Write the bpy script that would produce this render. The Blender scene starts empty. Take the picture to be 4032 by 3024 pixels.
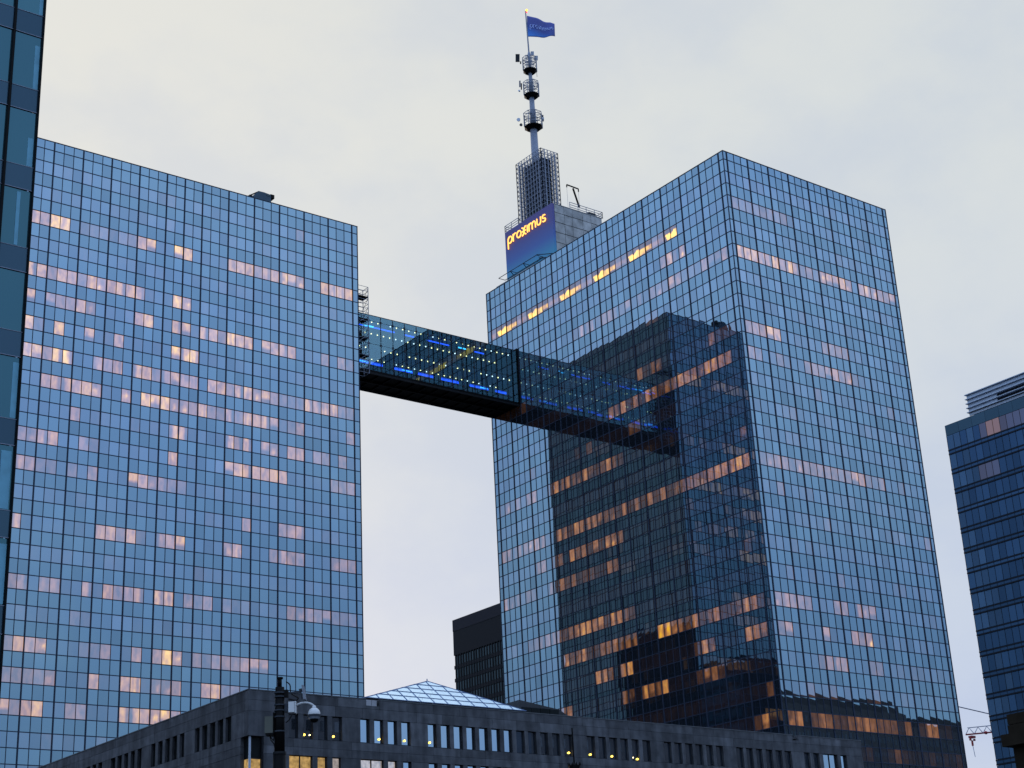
import bpy, math, random
from mathutils import Vector

rnd = random.Random(7)
sc = bpy.context.scene
col = sc.collection

# ------------------------------------------------------------------ camera
FPX, YAW, PIT, ROL = 6410.347, 0.66148, 0.37179, -0.05117
cy, sy, cp, sp, cr, sr = math.cos(YAW), math.sin(YAW), math.cos(PIT), math.sin(PIT), math.cos(ROL), math.sin(ROL)
FW = Vector((sy*cp, cy*cp, sp)); R0 = Vector((cy, -sy, 0)); U0 = R0.cross(FW)
RT = R0*cr + U0*sr; UP = -R0*sr + U0*cr
cam = bpy.data.cameras.new('camera'); camo = bpy.data.objects.new('camera', cam); col.objects.link(camo)
from mathutils import Matrix
camo.matrix_world = Matrix(((RT.x, UP.x, -FW.x, 0), (RT.y, UP.y, -FW.y, 0), (RT.z, UP.z, -FW.z, 0), (0, 0, 0, 1)))
cam.sensor_fit = 'HORIZONTAL'; cam.sensor_width = 36; cam.lens = 36*FPX/4032
cam.clip_start = 0.1; cam.clip_end = 6000
sc.camera = camo
GROUND = -1.6

def proj(P):
    P = Vector(P); d = P.dot(FW)
    return 2016 + FPX*P.dot(RT)/d, 1512 - FPX*P.dot(UP)/d
def ray(x, y): return FW*FPX + RT*(x-2016) - UP*(y-1512)
def onx(x, y, X): d = ray(x, y); return d*(X/d.x)
def ony(x, y, Y): d = ray(x, y); return d*(Y/d.y)

# ------------------------------------------------------------------ sky and light
world = bpy.data.worlds.new('World'); sc.world = world; world.use_nodes = True
wn = world.node_tree.nodes; wl = world.node_tree.links; wn.clear()
def N(t, **k):
    n = wn.new(t)
    for a, b in k.items(): setattr(n, a, b)
    return n
tc = N('ShaderNodeTexCoord')
sky = N('ShaderNodeTexSky', sky_type='NISHITA', sun_disc=False, sun_elevation=math.radians(5), sun_rotation=math.radians(12))
def dot(v):
    n = N('ShaderNodeVectorMath', operation='DOT_PRODUCT'); wl.new(tc.outputs['Generated'], n.inputs[0]); n.inputs[1].default_value = v
    return n.outputs['Value']
def mapr(s, a, b, c=0.0, d=1.0):
    n = N('ShaderNodeMapRange', interpolation_type='SMOOTHSTEP'); wl.new(s, n.inputs['Value'])
    n.inputs['From Min'].default_value = a; n.inputs['From Max'].default_value = b; n.inputs['To Min'].default_value = c; n.inputs['To Max'].default_value = d
    return n.outputs['Result']
def mix(f, A, B, bt='MIX'):
    n = N('ShaderNodeMix', data_type='RGBA', blend_type=bt)
    if isinstance(f, float): n.inputs[0].default_value = f
    else: wl.new(f, n.inputs[0])
    for v, i in ((A, 6), (B, 7)):
        if isinstance(v, tuple): n.inputs[i].default_value = (*v, 1)
        else: wl.new(v, n.inputs[i])
    return n.outputs[2]
c_f = dot((sy, cy, 0)); c_r = dot((cy, -sy, 0)); c_z = dot((0, 0, 1))
front = mix(mapr(c_z, .08, .50), (.515, .56, .735), (.725, .718, .705))
front = mix(mapr(c_r, -.32, .34), mix(1.0, front, (1.0, 1.0, .985), 'MULTIPLY'), mix(1.0, front, (.88, .935, .995), 'MULTIPLY'))
back = mix(mapr(c_z, .02, .50), (.43, .655, .97), (.83, 1.15, 1.76))
base = mix(mapr(c_f, .10, .80), back, front)
nz = N('ShaderNodeTexNoise'); nz.inputs['Scale'].default_value = 5.0; nz.inputs['Detail'].default_value = 6; nz.inputs['Roughness'].default_value = .55
mp = N('ShaderNodeMapping'); mp.inputs['Scale'].default_value = (1, 1, 1.5); wl.new(tc.outputs['Generated'], mp.inputs['Vector']); wl.new(mp.outputs[0], nz.inputs['Vector'])
cl = mix(mapr(nz.outputs['Fac'], .38, .62), (.915, .94, .985), (1.05, 1.04, .995))
base = mix(1.0, base, cl, 'MULTIPLY')
skm = mix(.03, base, sky.outputs[0])
bg = N('ShaderNodeBackground'); bg.inputs['Strength'].default_value = 1.0; wl.new(skm, bg.inputs['Color'])
wo = N('ShaderNodeOutputWorld'); wl.new(bg.outputs[0], wo.inputs['Surface'])

sun = bpy.data.lights.new('sun', 'SUN'); sun.energy = 0.25; sun.angle = math.radians(12); sun.color = (1, .86, .7)
suno = bpy.data.objects.new('sun', sun); col.objects.link(suno)
suno.rotation_euler = (math.radians(85), 0, math.radians(180-12))

sc.view_settings.view_transform = 'Standard'; sc.view_settings.look = 'None'; sc.view_settings.exposure = 0; sc.view_settings.gamma = 1
sc.render.engine = 'CYCLES'
sc.cycles.max_bounces = 6; sc.cycles.diffuse_bounces = 2; sc.cycles.glossy_bounces = 4; sc.cycles.transparent_max_bounces = 8
sc.cycles.caustics_reflective = False; sc.cycles.caustics_refractive = False

# ------------------------------------------------------------------ materials
def newmat(name):
    m = bpy.data.materials.new(name); m.use_nodes = True; m.node_tree.nodes.clear(); return m, m.node_tree.nodes, m.node_tree.links
def plain(name, c, rough=.6, var=.15, scale=2.0, metal=0.0, em=None, es=0.0, spec=.3, rand=0.0):
    m, n, l = newmat(name)
    p = n.new('ShaderNodeBsdfPrincipled'); o = n.new('ShaderNodeOutputMaterial'); l.new(p.outputs[0], o.inputs[0])
    p.inputs['Roughness'].default_value = rough; p.inputs['Metallic'].default_value = metal; p.inputs['Specular IOR Level'].default_value = spec
    g = n.new('ShaderNodeNewGeometry'); t = n.new('ShaderNodeTexNoise'); t.inputs['Scale'].default_value = scale; t.inputs['Detail'].default_value = 5
    l.new(g.outputs['Position'], t.inputs['Vector'])
    r = n.new('ShaderNodeMapRange'); l.new(t.outputs['Fac'], r.inputs['Value']); r.inputs['From Min'].default_value = .25; r.inputs['From Max'].default_value = .75
    r.inputs['To Min'].default_value = 1-var; r.inputs['To Max'].default_value = 1+var
    x = n.new('ShaderNodeMix'); x.data_type = 'RGBA'; x.blend_type = 'MULTIPLY'; x.inputs[0].default_value = 1; x.inputs[6].default_value = (*c, 1)
    out = r.outputs[0]
    if rand:
        oi = n.new('ShaderNodeObjectInfo'); rr = n.new('ShaderNodeMapRange'); l.new(oi.outputs['Random'], rr.inputs['Value'])
        rr.inputs['To Min'].default_value = 1-rand; rr.inputs['To Max'].default_value = 1+rand
        mm = n.new('ShaderNodeMath'); mm.operation = 'MULTIPLY'; l.new(out, mm.inputs[0]); l.new(rr.outputs[0], mm.inputs[1]); out = mm.outputs[0]
    l.new(out, x.inputs[7]); l.new(x.outputs[2], p.inputs['Base Color'])
    if em: p.inputs['Emission Color'].default_value = (*em, 1); p.inputs['Emission Strength'].default_value = es
    return m
def emit(name, c, s):
    m, n, l = newmat(name); e = n.new('ShaderNodeEmission'); o = n.new('ShaderNodeOutputMaterial')
    e.inputs[0].default_value = (*c, 1); e.inputs[1].default_value = s; l.new(e.outputs[0], o.inputs[0]); return m
def mirror(name, tint, rough=.0, diff=(.01, .012, .015), em=None, es=0, jit=.0):
    """coated reflective glass, seen as a tinted mirror over a dark room"""
    m, n, l = newmat(name); g = n.new('ShaderNodeBsdfGlossy'); d = n.new('ShaderNodeBsdfDiffuse'); a = n.new('ShaderNodeAddShader'); o = n.new('ShaderNodeOutputMaterial')
    g.inputs['Color'].default_value = (*tint, 1); g.inputs['Roughness'].default_value = rough; d.inputs['Color'].default_value = (*diff, 1)
    if jit:
        oi = n.new('ShaderNodeObjectInfo'); rr = n.new('ShaderNodeMapRange'); l.new(oi.outputs['Random'], rr.inputs['Value'])
        rr.inputs['To Min'].default_value = 1-jit; rr.inputs['To Max'].default_value = 1+jit
        x = n.new('ShaderNodeMix'); x.data_type = 'RGBA'; x.blend_type = 'MULTIPLY'; x.inputs[0].default_value = 1; x.inputs[6].default_value = (*tint, 1)
        l.new(rr.outputs[0], x.inputs[7]); l.new(x.outputs[2], g.inputs['Color'])
    l.new(g.outputs[0], a.inputs[0]); l.new(d.outputs[0], a.inputs[1]); last = a.outputs[0]
    if em:
        e = n.new('ShaderNodeEmission'); e.inputs[0].default_value = (*em, 1); e.inputs[1].default_value = es
        b = n.new('ShaderNodeAddShader'); l.new(last, b.inputs[0]); l.new(e.outputs[0], b.inputs[1]); last = b.outputs[0]
    l.new(last, o.inputs[0]); return m

def tower_glass():
    m, n, l = newmat('tower_glass')
    at = n.new('ShaderNodeAttribute'); at.attribute_name = 'pane'; s = n.new('ShaderNodeSeparateColor'); l.new(at.outputs['Color'], s.inputs[0])
    lit, tone, kind = s.outputs[0], s.outputs[1], s.outputs[2]
    g = n.new('ShaderNodeBsdfGlossy'); g.inputs['Roughness'].default_value = .012
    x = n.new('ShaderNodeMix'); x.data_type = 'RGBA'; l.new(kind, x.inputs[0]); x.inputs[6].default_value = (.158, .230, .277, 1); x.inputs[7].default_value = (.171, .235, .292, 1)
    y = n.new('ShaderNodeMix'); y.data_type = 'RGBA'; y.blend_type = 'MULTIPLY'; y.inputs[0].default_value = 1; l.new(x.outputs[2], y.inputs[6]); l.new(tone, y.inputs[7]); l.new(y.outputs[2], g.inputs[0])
    geo = n.new('ShaderNodeNewGeometry'); mp = n.new('ShaderNodeMapping'); mp.inputs['Scale'].default_value = (1.7, 1.7, .8); l.new(geo.outputs['Position'], mp.inputs[0])
    t = n.new('ShaderNodeTexNoise'); t.inputs['Scale'].default_value = 1.0; t.inputs['Detail'].default_value = 2.5; l.new(mp.outputs[0], t.inputs['Vector'])
    r = n.new('ShaderNodeMapRange'); l.new(t.outputs['Fac'], r.inputs['Value']); r.inputs['From Min'].default_value = .3; r.inputs['From Max'].default_value = .7
    r.inputs['To Min'].default_value = .55; r.inputs['To Max'].default_value = 1.4
    q = n.new('ShaderNodeMath'); q.operation = 'MULTIPLY'; l.new(lit, q.inputs[0]); l.new(r.outputs[0], q.inputs[1])
    cm = n.new('ShaderNodeMapRange'); l.new(q.outputs[0], cm.inputs['Value']); cm.inputs['From Min'].default_value = .45; cm.inputs['From Max'].default_value = 1.3
    ec = n.new('ShaderNodeMix'); ec.data_type = 'RGBA'; l.new(cm.outputs[0], ec.inputs[0]); ec.inputs[6].default_value = (1, .41, .15, 1); ec.inputs[7].default_value = (1, .54, .02, 1)
    e = n.new('ShaderNodeEmission'); l.new(ec.outputs[2], e.inputs[0]); w = n.new('ShaderNodeMath'); w.operation = 'MULTIPLY'; w.inputs[1].default_value = .66; l.new(q.outputs[0], w.inputs[0]); l.new(w.outputs[0], e.inputs[1])
    d = n.new('ShaderNodeBsdfDiffuse'); d.inputs[0].default_value = (.008, .01, .014, 1)
    a = n.new('ShaderNodeAddShader'); b = n.new('ShaderNodeAddShader'); o = n.new('ShaderNodeOutputMaterial')
    l.new(g.outputs[0], a.inputs[0]); l.new(e.outputs[0], a.inputs[1]); l.new(a.outputs[0], b.inputs[0]); l.new(d.outputs[0], b.inputs[1]); l.new(b.outputs[0], o.inputs[0])
    return m
def clear_glass(name, tint, trans, gl=.5):
    m, n, l = newmat(name); g = n.new('ShaderNodeBsdfGlossy'); g.inputs['Color'].default_value = (*tint, 1); g.inputs['Roughness'].default_value = .01
    t = n.new('ShaderNodeBsdfTransparent'); t.inputs[0].default_value = (*trans, 1); a = n.new('ShaderNodeAddShader'); o = n.new('ShaderNodeOutputMaterial')
    l.new(g.outputs[0], a.inputs[0]); l.new(t.outputs[0], a.inputs[1]); l.new(a.outputs[0], o.inputs[0]); return m
def gradz(name, z0, z1, stops, rough=.5):
    m, n, l = newmat(name); p = n.new('ShaderNodeBsdfPrincipled'); o = n.new('ShaderNodeOutputMaterial'); l.new(p.outputs[0], o.inputs[0]); p.inputs['Roughness'].default_value = rough
    g = n.new('ShaderNodeNewGeometry'); s = n.new('ShaderNodeSeparateXYZ'); l.new(g.outputs['Position'], s.inputs[0]); r = n.new('ShaderNodeMapRange'); l.new(s.outputs[2], r.inputs['Value'])
    r.inputs['From Min'].default_value = z0; r.inputs['From Max'].default_value = z1
    c = n.new('ShaderNodeValToRGB'); l.new(r.outputs[0], c.inputs[0]); e = c.color_ramp.elements
    e[0].position, e[0].color = stops[0][0], (*stops[0][1], 1); e[1].position, e[1].color = stops[-1][0], (*stops[-1][1], 1)
    for ps, cc in stops[1:-1]: k = e.new(ps); k.color = (*cc, 1)
    l.new(c.outputs[0], p.inputs['Base Color']); return m
def stone_mat(name, c, rand):
    m = plain(name, c, .9, .30, 1.3, spec=.08, rand=rand)
    n, l = m.node_tree.nodes, m.node_tree.links
    p = [q for q in n if q.type == 'BSDF_PRINCIPLED'][0]; g = [q for q in n if q.type == 'NEW_GEOMETRY'][0]
    t = n.new('ShaderNodeTexNoise'); t.inputs['Scale'].default_value = 14; t.inputs['Detail'].default_value = 6; l.new(g.outputs['Position'], t.inputs['Vector'])
    b = n.new('ShaderNodeBump'); b.inputs['Strength'].default_value = .5; b.inputs['Distance'].default_value = .03; l.new(t.outputs['Fac'], b.inputs['Height']); l.new(b.outputs[0], p.inputs['Normal'])
    # rain streaks and stains
    mp = n.new('ShaderNodeMapping'); mp.inputs['Scale'].default_value = (1.6, 1.6, .22); l.new(g.outputs['Position'], mp.inputs[0])
    s = n.new('ShaderNodeTexNoise'); s.inputs['Scale'].default_value = 1; s.inputs['Detail'].default_value = 4; l.new(mp.outputs[0], s.inputs['Vector'])
    r = n.new('ShaderNodeMapRange'); l.new(s.outputs['Fac'], r.inputs['Value']); r.inputs['From Min'].default_value = .38; r.inputs['From Max'].default_value = .62; r.inputs['To Min'].default_value = .72; r.inputs['To Max'].default_value = 1.12
    src = p.inputs['Base Color'].links[0].from_socket
    x = n.new('ShaderNodeMix'); x.data_type = 'RGBA'; x.blend_type = 'MULTIPLY'; x.inputs[0].default_value = 1; l.new(src, x.inputs[6]); l.new(r.outputs[0], x.inputs[7]); l.new(x.outputs[2], p.inputs['Base Color'])
    return m

M = {}
M['glass'] = tower_glass()
M['mull'] = plain('dark_mullion', (.026, .036, .060), .45, .1, spec=.06)
M['core'] = plain('dark_core', (.012, .014, .018), .8, .1, spec=.06)
M['stone'] = stone_mat('grey_stone', (.082, .085, .096), .22)
M['stoneb'] = plain('stone_backing', (.035, .037, .042), .9, .2)
M['coping'] = plain('stone_coping', (.075, .08, .09), .8, .15)
M['swin'] = mirror('stone_window_glass', (.25, .32, .41), .01, jit=.08)
M['frame'] = plain('dark_frame', (.02, .022, .027), .5, .1, spec=.06)
M['black'] = plain('black_paint', (.0035, .0035, .004), .5, .1, spec=.06)
M['blackm'] = plain('black_steel', (.014, .015, .017), .4, .1, spec=.06)
M['whiteg'] = plain('grey_white_paint', (.30, .30, .33), .5, .1)
M['white'] = plain('white_paint', (.46, .46, .47), .4, .06)
M['beige'] = plain('grey_green_cabinet', (.065, .068, .056), .6, .1)
M['conc'] = plain('weathered_concrete', (.30, .295, .295), .9, .4, .9, rand=.10)
M['concd'] = plain('concrete_shadow_gap', (.05, .05, .05), .9, .2)
M['steel'] = plain('galvanised_steel', (.16, .18, .22), .5, .15, metal=.0)
M['steelb'] = plain('mast_steel', (.17, .19, .25), .5, .12)
M['dsteel'] = plain('dark_steel', (.035, .04, .05), .5, .15, spec=.06)
M['sign'] = gradz('sign_gradient', 104.6, 114.4, [(0, (.0, .24, .36)), (.22, (.003, .20, .36)), (.45, (.012, .075, .30)), (.7, (.03, .028, .20)), (1, (.035, .018, .17))])
M['flag'] = gradz('flag_gradient', 147.4, 150.6, [(0, (.05, .22, .66)), (.32, (.03, .13, .45)), (.62, (.04, .065, .26)), (1, (.055, .07, .27))], .8)
M['ftext'] = plain('flag_print', (.42, .52, .9), .8, .02)
M['letter'] = emit('lit_letter', (1, .45, .10), 2.4)
M['beacon'] = emit('beacon_light', (1, .50, .07), 3.2)
M['beaconr'] = emit('beacon_red', (1, .08, .12), 2)
M['bglass'] = clear_glass('bridge_glass', (.078, .122, .136), (.44, .54, .56))
M['bwall'] = mirror('bridge_back_glass', (.012, .022, .026), .1, (.012, .03, .034))
M['bdeck'] = plain('bridge_deck', (.10, .13, .14), .6, .15)
M['led'] = emit('blue_led', (.02, .09, 1), 4.5)
M['led2'] = emit('cyan_led', (.06, .5, 1), 6)
M['spot'] = emit('downlight', (1, .74, .36), 8.0)
M['spotw'] = emit('downlight_white', (.95, .95, 1), 6)
M['spoty'] = emit('yellow_lamp', (1, .72, .08), 5)
M['wlamp'] = emit('window_lamp', (1, .66, .10), 4.5)
M['wlit'] = mirror('lit_stone_window', (.10, .13, .16), .02, em=(1, .62, .20), es=.45)
M['wlitp'] = mirror('pale_lit_window', (.14, .17, .2), .02, em=(1, .86, .80), es=.38)
def uneven(mat):
    n, l = mat.node_tree.nodes, mat.node_tree.links; e = [q for q in n if q.type == 'EMISSION'][0]
    g = n.new('ShaderNodeNewGeometry'); t = n.new('ShaderNodeTexNoise'); t.inputs['Scale'].default_value = 3.5; t.inputs['Detail'].default_value = 4; l.new(g.outputs['Position'], t.inputs['Vector'])
    r = n.new('ShaderNodeMapRange'); l.new(t.outputs['Fac'], r.inputs['Value']); r.inputs['From Min'].default_value = .3; r.inputs['From Max'].default_value = .7
    b = e.inputs[1].default_value; r.inputs['To Min'].default_value = b*.45; r.inputs['To Max'].default_value = b*1.25; l.new(r.outputs[0], e.inputs[1])
uneven(M['wlit']); uneven(M['wlitp'])
M['pyr'] = mirror('skylight_glass', (.34, .38, .38), .2, (.52, .57, .56), jit=.03)
M['pyrf'] = plain('skylight_bar', (.10, .15, .28), .5, .08)
M['lt_win'] = mirror('left_tower_window', (.034, .080, .094), .03, (.012, .022, .028), jit=.12)
M['lt_sp'] = mirror('left_tower_spandrel', (.024, .042, .055), .18, (.012, .020, .030), jit=.08)
M['lt_blind'] = plain('pale_blind', (.12, .30, .40), .7, .15)
M['rt_win'] = mirror('right_tower_window', (.019, .038, .068), .04, (.010, .018, .030), jit=.25)
M['rt_lit'] = mirror('right_tower_lit', (.019, .038, .068), .04, (.01, .018, .03), em=(.6, .45, .45), es=.07, jit=.25)
M['rt_lit2'] = mirror('right_tower_warm', (.019, .038, .068), .04, (.01, .018, .03), em=(1, .55, .32), es=.17)
M['rt_pale'] = mirror('right_tower_blind', (.022, .042, .07), .2, (.025, .04, .062), jit=.35)
M['rt_sp'] = plain('right_tower_spandrel', (.010, .014, .022), .4, .1, spec=.06)
M['rt_plant'] = plain('pale_louvre', (.36, .41, .50), .5, .08)
M['bb_wall'] = plain('black_tower_wall', (.006, .007, .010), .5, .1, spec=.06)
M['bb_win'] = mirror('black_tower_window', (.022, .030, .034), .05, (.012, .014, .015), jit=.4)
M['bb_top'] = plain('black_tower_fascia', (.012, .012, .018), .5, .1, spec=.06)
M['brown'] = plain('dark_brown_brick', (.022, .017, .012), .9, .25, spec=.06)
M['red'] = plain('crane_red', (.35, .03, .04), .5, .1)
M['cranew'] = plain('crane_pale_steel', (.42, .46, .56), .5, .1)
M['asphalt'] = plain('asphalt', (.05, .05, .052), .9, .2, .5)
M['ctx'] = plain('city_stone', (.10, .10, .11), .8, .25, .3)
M['ctxw'] = mirror('city_window', (.10, .12, .15), .05)
M['slate'] = plain('slate_paint', (.045, .072, .10), .5, .12, spec=.1)
M['roof'] = plain('roof_felt', (.06, .06, .065), .9, .2)

# ------------------------------------------------------------------ mesh helpers
class MB:
    def __init__(s): s.v = []; s.f = []
    def box(s, x0, x1, y0, y1, z0, z1):
        b = len(s.v); s.v += [(x, y, z) for z in (z0, z1) for y in (y0, y1) for x in (x0, x1)]
        s.f += [tuple(b+i for i in q) for q in ((0, 2, 3, 1), (4, 5, 7, 6), (0, 1, 5, 4), (2, 6, 7, 3), (0, 4, 6, 2), (1, 3, 7, 5))]; return s
    def bar(s, p, q, r, n=4, r2=None):
        p = Vector(p); q = Vector(q); d = (q-p).normalized(); a = Vector((0, 0, 1)) if abs(d.z) < .9 else Vector((1, 0, 0))
        u = d.cross(a).normalized(); w = d.cross(u); b = len(s.v); r2 = r if r2 is None else r2
        for c, rr in ((p, r), (q, r2)):
            for i in range(n):
                t = 2*math.pi*(i+.5)/n; s.v.append(tuple(c+u*(rr*math.cos(t))+w*(rr*math.sin(t))))
        s.f += [(b+i, b+(i+1) % n, b+n+(i+1) % n, b+n+i) for i in range(n)] + [tuple(b+i for i in reversed(range(n))), tuple(b+n+i for i in range(n))]; return s
    def path(s, pts, r, n=6):
        for a, b in zip(pts, pts[1:]): s.bar(a, b, r, n)
        return s
    def ball(s, c, r, n=8, m=5, zs=1.0, lo=-1.0, hi=1.0):
        b = len(s.v)
        for j in range(m+1):
            t = math.asin(max(-1, min(1, lo+(hi-lo)*j/m)))
            for i in range(n):
                a = 2*math.pi*i/n; s.v.append((c[0]+r*math.cos(t)*math.cos(a), c[1]+r*math.cos(t)*math.sin(a), c[2]+r*zs*math.sin(t)))
        for j in range(m):
            for i in range(n): s.f.append((b+j*n+i, b+j*n+(i+1) % n, b+(j+1)*n+(i+1) % n, b+(j+1)*n+i))
        s.f += [tuple(b+i for i in reversed(range(n))), tuple(b+m*n+i for i in range(n))]; return s
    def poly(s, pts): b = len(s.v); s.v += [tuple(p) for p in pts]; s.f.append(tuple(range(b, b+len(pts)))); return s
    def prism(s, pts, dv):
        dv = Vector(dv); b = len(s.v); n = len(pts); s.v += [tuple(p) for p in pts] + [tuple(Vector(p)+dv) for p in pts]
        s.f += [tuple(b+i for i in reversed(range(n))), tuple(b+n+i for i in range(n))] + [(b+i, b+(i+1) % n, b+n+(i+1) % n, b+n+i) for i in range(n)]; return s
    def build(s, name, mat, parent=None, smooth=False):
        off = Vector((0, 0, 0)); p = parent
        while p is not None: off += p.location; p = p.parent
        me = bpy.data.meshes.new(name); me.from_pydata([(x-off.x, y-off.y, z-off.z) for x, y, z in s.v], [], s.f)
        if smooth: me.polygons.foreach_set('use_smooth', [True]*len(me.polygons))
        me.materials.append(M[mat]); o = bpy.data.objects.new(name, me); col.objects.link(o)
        if parent is not None: o.parent = parent
        return o
def tag(o, label=None, cat=None, group=None, kind=None):
    for k, v in (('label', label), ('category', cat), ('group', group), ('kind', kind)):
        if v: o[k] = v
    return o
def thing(name, loc, label, cat, group=None):
    o = bpy.data.objects.new(name, None); col.objects.link(o); o.location = loc; o.empty_display_size = .5
    return tag(o, label, cat, group)
def stuff(o): o['kind'] = 'stuff'; return o

# ------------------------------------------------------------------ ground
tag(MB().box(-3000, 3000, -3000, 3000, GROUND-.5, GROUND).build('ground', 'asphalt'), kind='structure')

# ------------------------------------------------------------------ the two glass towers
XL, YL, XR, YR, T, H0, PW, PA, PB, PH = 109.3165, 173.9418, 138.4269, 130.5005, 104.5344, 1.1779, 1.2722, .689, .535, 1.75
LITL = {6:'9999009999999990000ff00a92222220eee90000',10:'0000000000000000000ee000aaaa999899aa0000',12:'440500088880aaa8880aa00aa0000cc4440a0000',14:'000000000000000000eee00000920900b02a0000',16:'339999222aaa99999077778880aa800eeebb0000',18:'400000422998888699499edd0a00a98888000000',20:'080330660770aaa0000990002000005000000000',22:'4440000088889990000090000000440077440000',24:'00000000000000000003366aa000403022580000',26:'0000005550006000000000000000000000000000',28:'4440004488000990000afc039888000000090000',32:'222444440000322055508a0a4880600440440000',36:'0000000000777444440fff060044300099930000',38:'00000000000003388005550bb008000663330000',40:'0000000000000000000eee8990003300aa880000'}
LITR = {4:'222222220000000000000000',8:'88888ccc6333999aa0888555',14:'44ccc0000004433000000000',16:'330022004444888400000000',24:'444444444433388333000000',34:'555330004404440000000000',36:'550000600084a00000000000',38:'000004444000220000000000',42:'660444116655222030055000'}
LITQ = {6:'000000eeee000000000000000000000000000000',8:'7777222aa5554444488888888000000000000000',14:'6666000000088550000000000000000000000000',16:'0aa9999999998888888800000000000000000000',20:'0000000000000000008888888888888006666666',24:'bbbbbbbb666aaa88888888899999990666666666',26:'0000000000000000000888888888088055000000',28:'0000000000000000000055555555555500555555',32:'000000000000000000aaaaaaaaaaaaa444440033',34:'888888888888eee000ee88888888880000000000',36:'8880000999000000000cc0888000000000000000',38:'0000008888000099990ee0000000088800000000',42:'2880000000000000000000000000000000000000'}
LITS = {10:'000222000000333000000000',22:'222000000333000000000000',40:'003300000022200000000000'}
NROW = 61
def zrow(k): return T if k == 0 else T-H0-(k-1)*PH
def stone_line(px): return 2711-(px-978)*.3826 if px < 978 else 2711+(px-978)*.0875
def left_edge(py):
    P = ((0, 181), (1650, 75), (2268, 27), (2692, 0), (9999, 0))
    for (a, b), (c, d) in zip(P, P[1:]):
        if py <= c: return b+(d-b)*(py-a)/(c-a)
    return 0

class Panes:
    def __init__(s): s.v = []; s.f = []; s.a = []
    def add(s, O, u, n, x0, x1, z0, z1, lit, tone, kind, g=2, fn=None):
        """one pane: slightly tilted and bulged out like real float glass"""
        b = len(s.v); tu, tv = rnd.gauss(0, .0011), rnd.gauss(0, .0011); bul = rnd.gauss(.0034, .0013)
        wx, wz = x1-x0, z1-z0
        for j in range(g+1):
            for i in range(g+1):
                a, c = i/g, j/g
                o = tu*(a-.5)*wx+tv*(c-.5)*wz+bul*(1-(2*a-1)**2)*(1-(2*c-1)**2)
                s.v.append((O[0]+u[0]*(x0+wx*a)+n[0]*o, O[1]+u[1]*(x0+wx*a)+n[1]*o, z0+wz*c))
                s.a += (fn(a, c) if fn else lit, tone, kind, 1)
        flip = (u[0]*n[1]-u[1]*n[0]) > 0      # outward facing quads
        for j in range(g):
            for i in range(g):
                q = (b+j*(g+1)+i, b+j*(g+1)+i+1, b+(j+1)*(g+1)+i+1, b+(j+1)*(g+1)+i)
                s.f.append(q[::-1] if flip else q)
    def build(s, name, parent):
        L = parent.location
        me = bpy.data.meshes.new(name); me.from_pydata([(x-L.x, y-L.y, z-L.z) for x, y, z in s.v], [], s.f)
        me.polygons.foreach_set('use_smooth', [True]*len(me.polygons))
        at = me.attributes.new('pane', 'FLOAT_COLOR', 'POINT'); at.data.foreach_set('color', s.a)
        me.materials.append(M['glass']); o = bpy.data.objects.new(name, me); col.objects.link(o); o.parent = parent
        return o

def room(l, narrow=False):
    k = rnd.random(); cx, cz = rnd.uniform(.2, .8), rnd.uniform(.1, .5); lo = rnd.uniform(.15, .5)
    def fn(a, c):       # where in the pane the lit room shows: past a curtain, under a blind, round a lamp
        if narrow and (a < .2 or a > .8): return l*.18
        if k < .34: return l
        if k < .50: return l*(1.1 if a < .6 else lo)
        if k < .66: return l*(1.1 if a > .4 else lo)
        if k < .78: return l*(.55+1.3*math.exp(-((a-cx)**2+(c-cz)**2)/.04))
        if k < .88: return l*(1.1 if c > .45 else lo)
        return l*(.6+.6*abs(math.sin(7*a+cx*6)))
    return fn
def restaurant(i):
    ph = i % 6
    def fn(a, c):       # a runs from the near end; mirrored so that the photo's left is 0
        a = 1-a
        if ph == 1: return 2.4 if .02 < c < .6 and a > .5-c*.6 else .14
        if ph == 2: return 2.4 if .05 < c < .15+.42*min(1, a+.35)+.15 else .16
        if ph == 3: return 1.7 if .1 < c < .55 else .14
        if ph == 4: return 1.25 if .15 < c < .52 else .12
        return .34 if .15 < c < .6 else .16
    return fn

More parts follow.
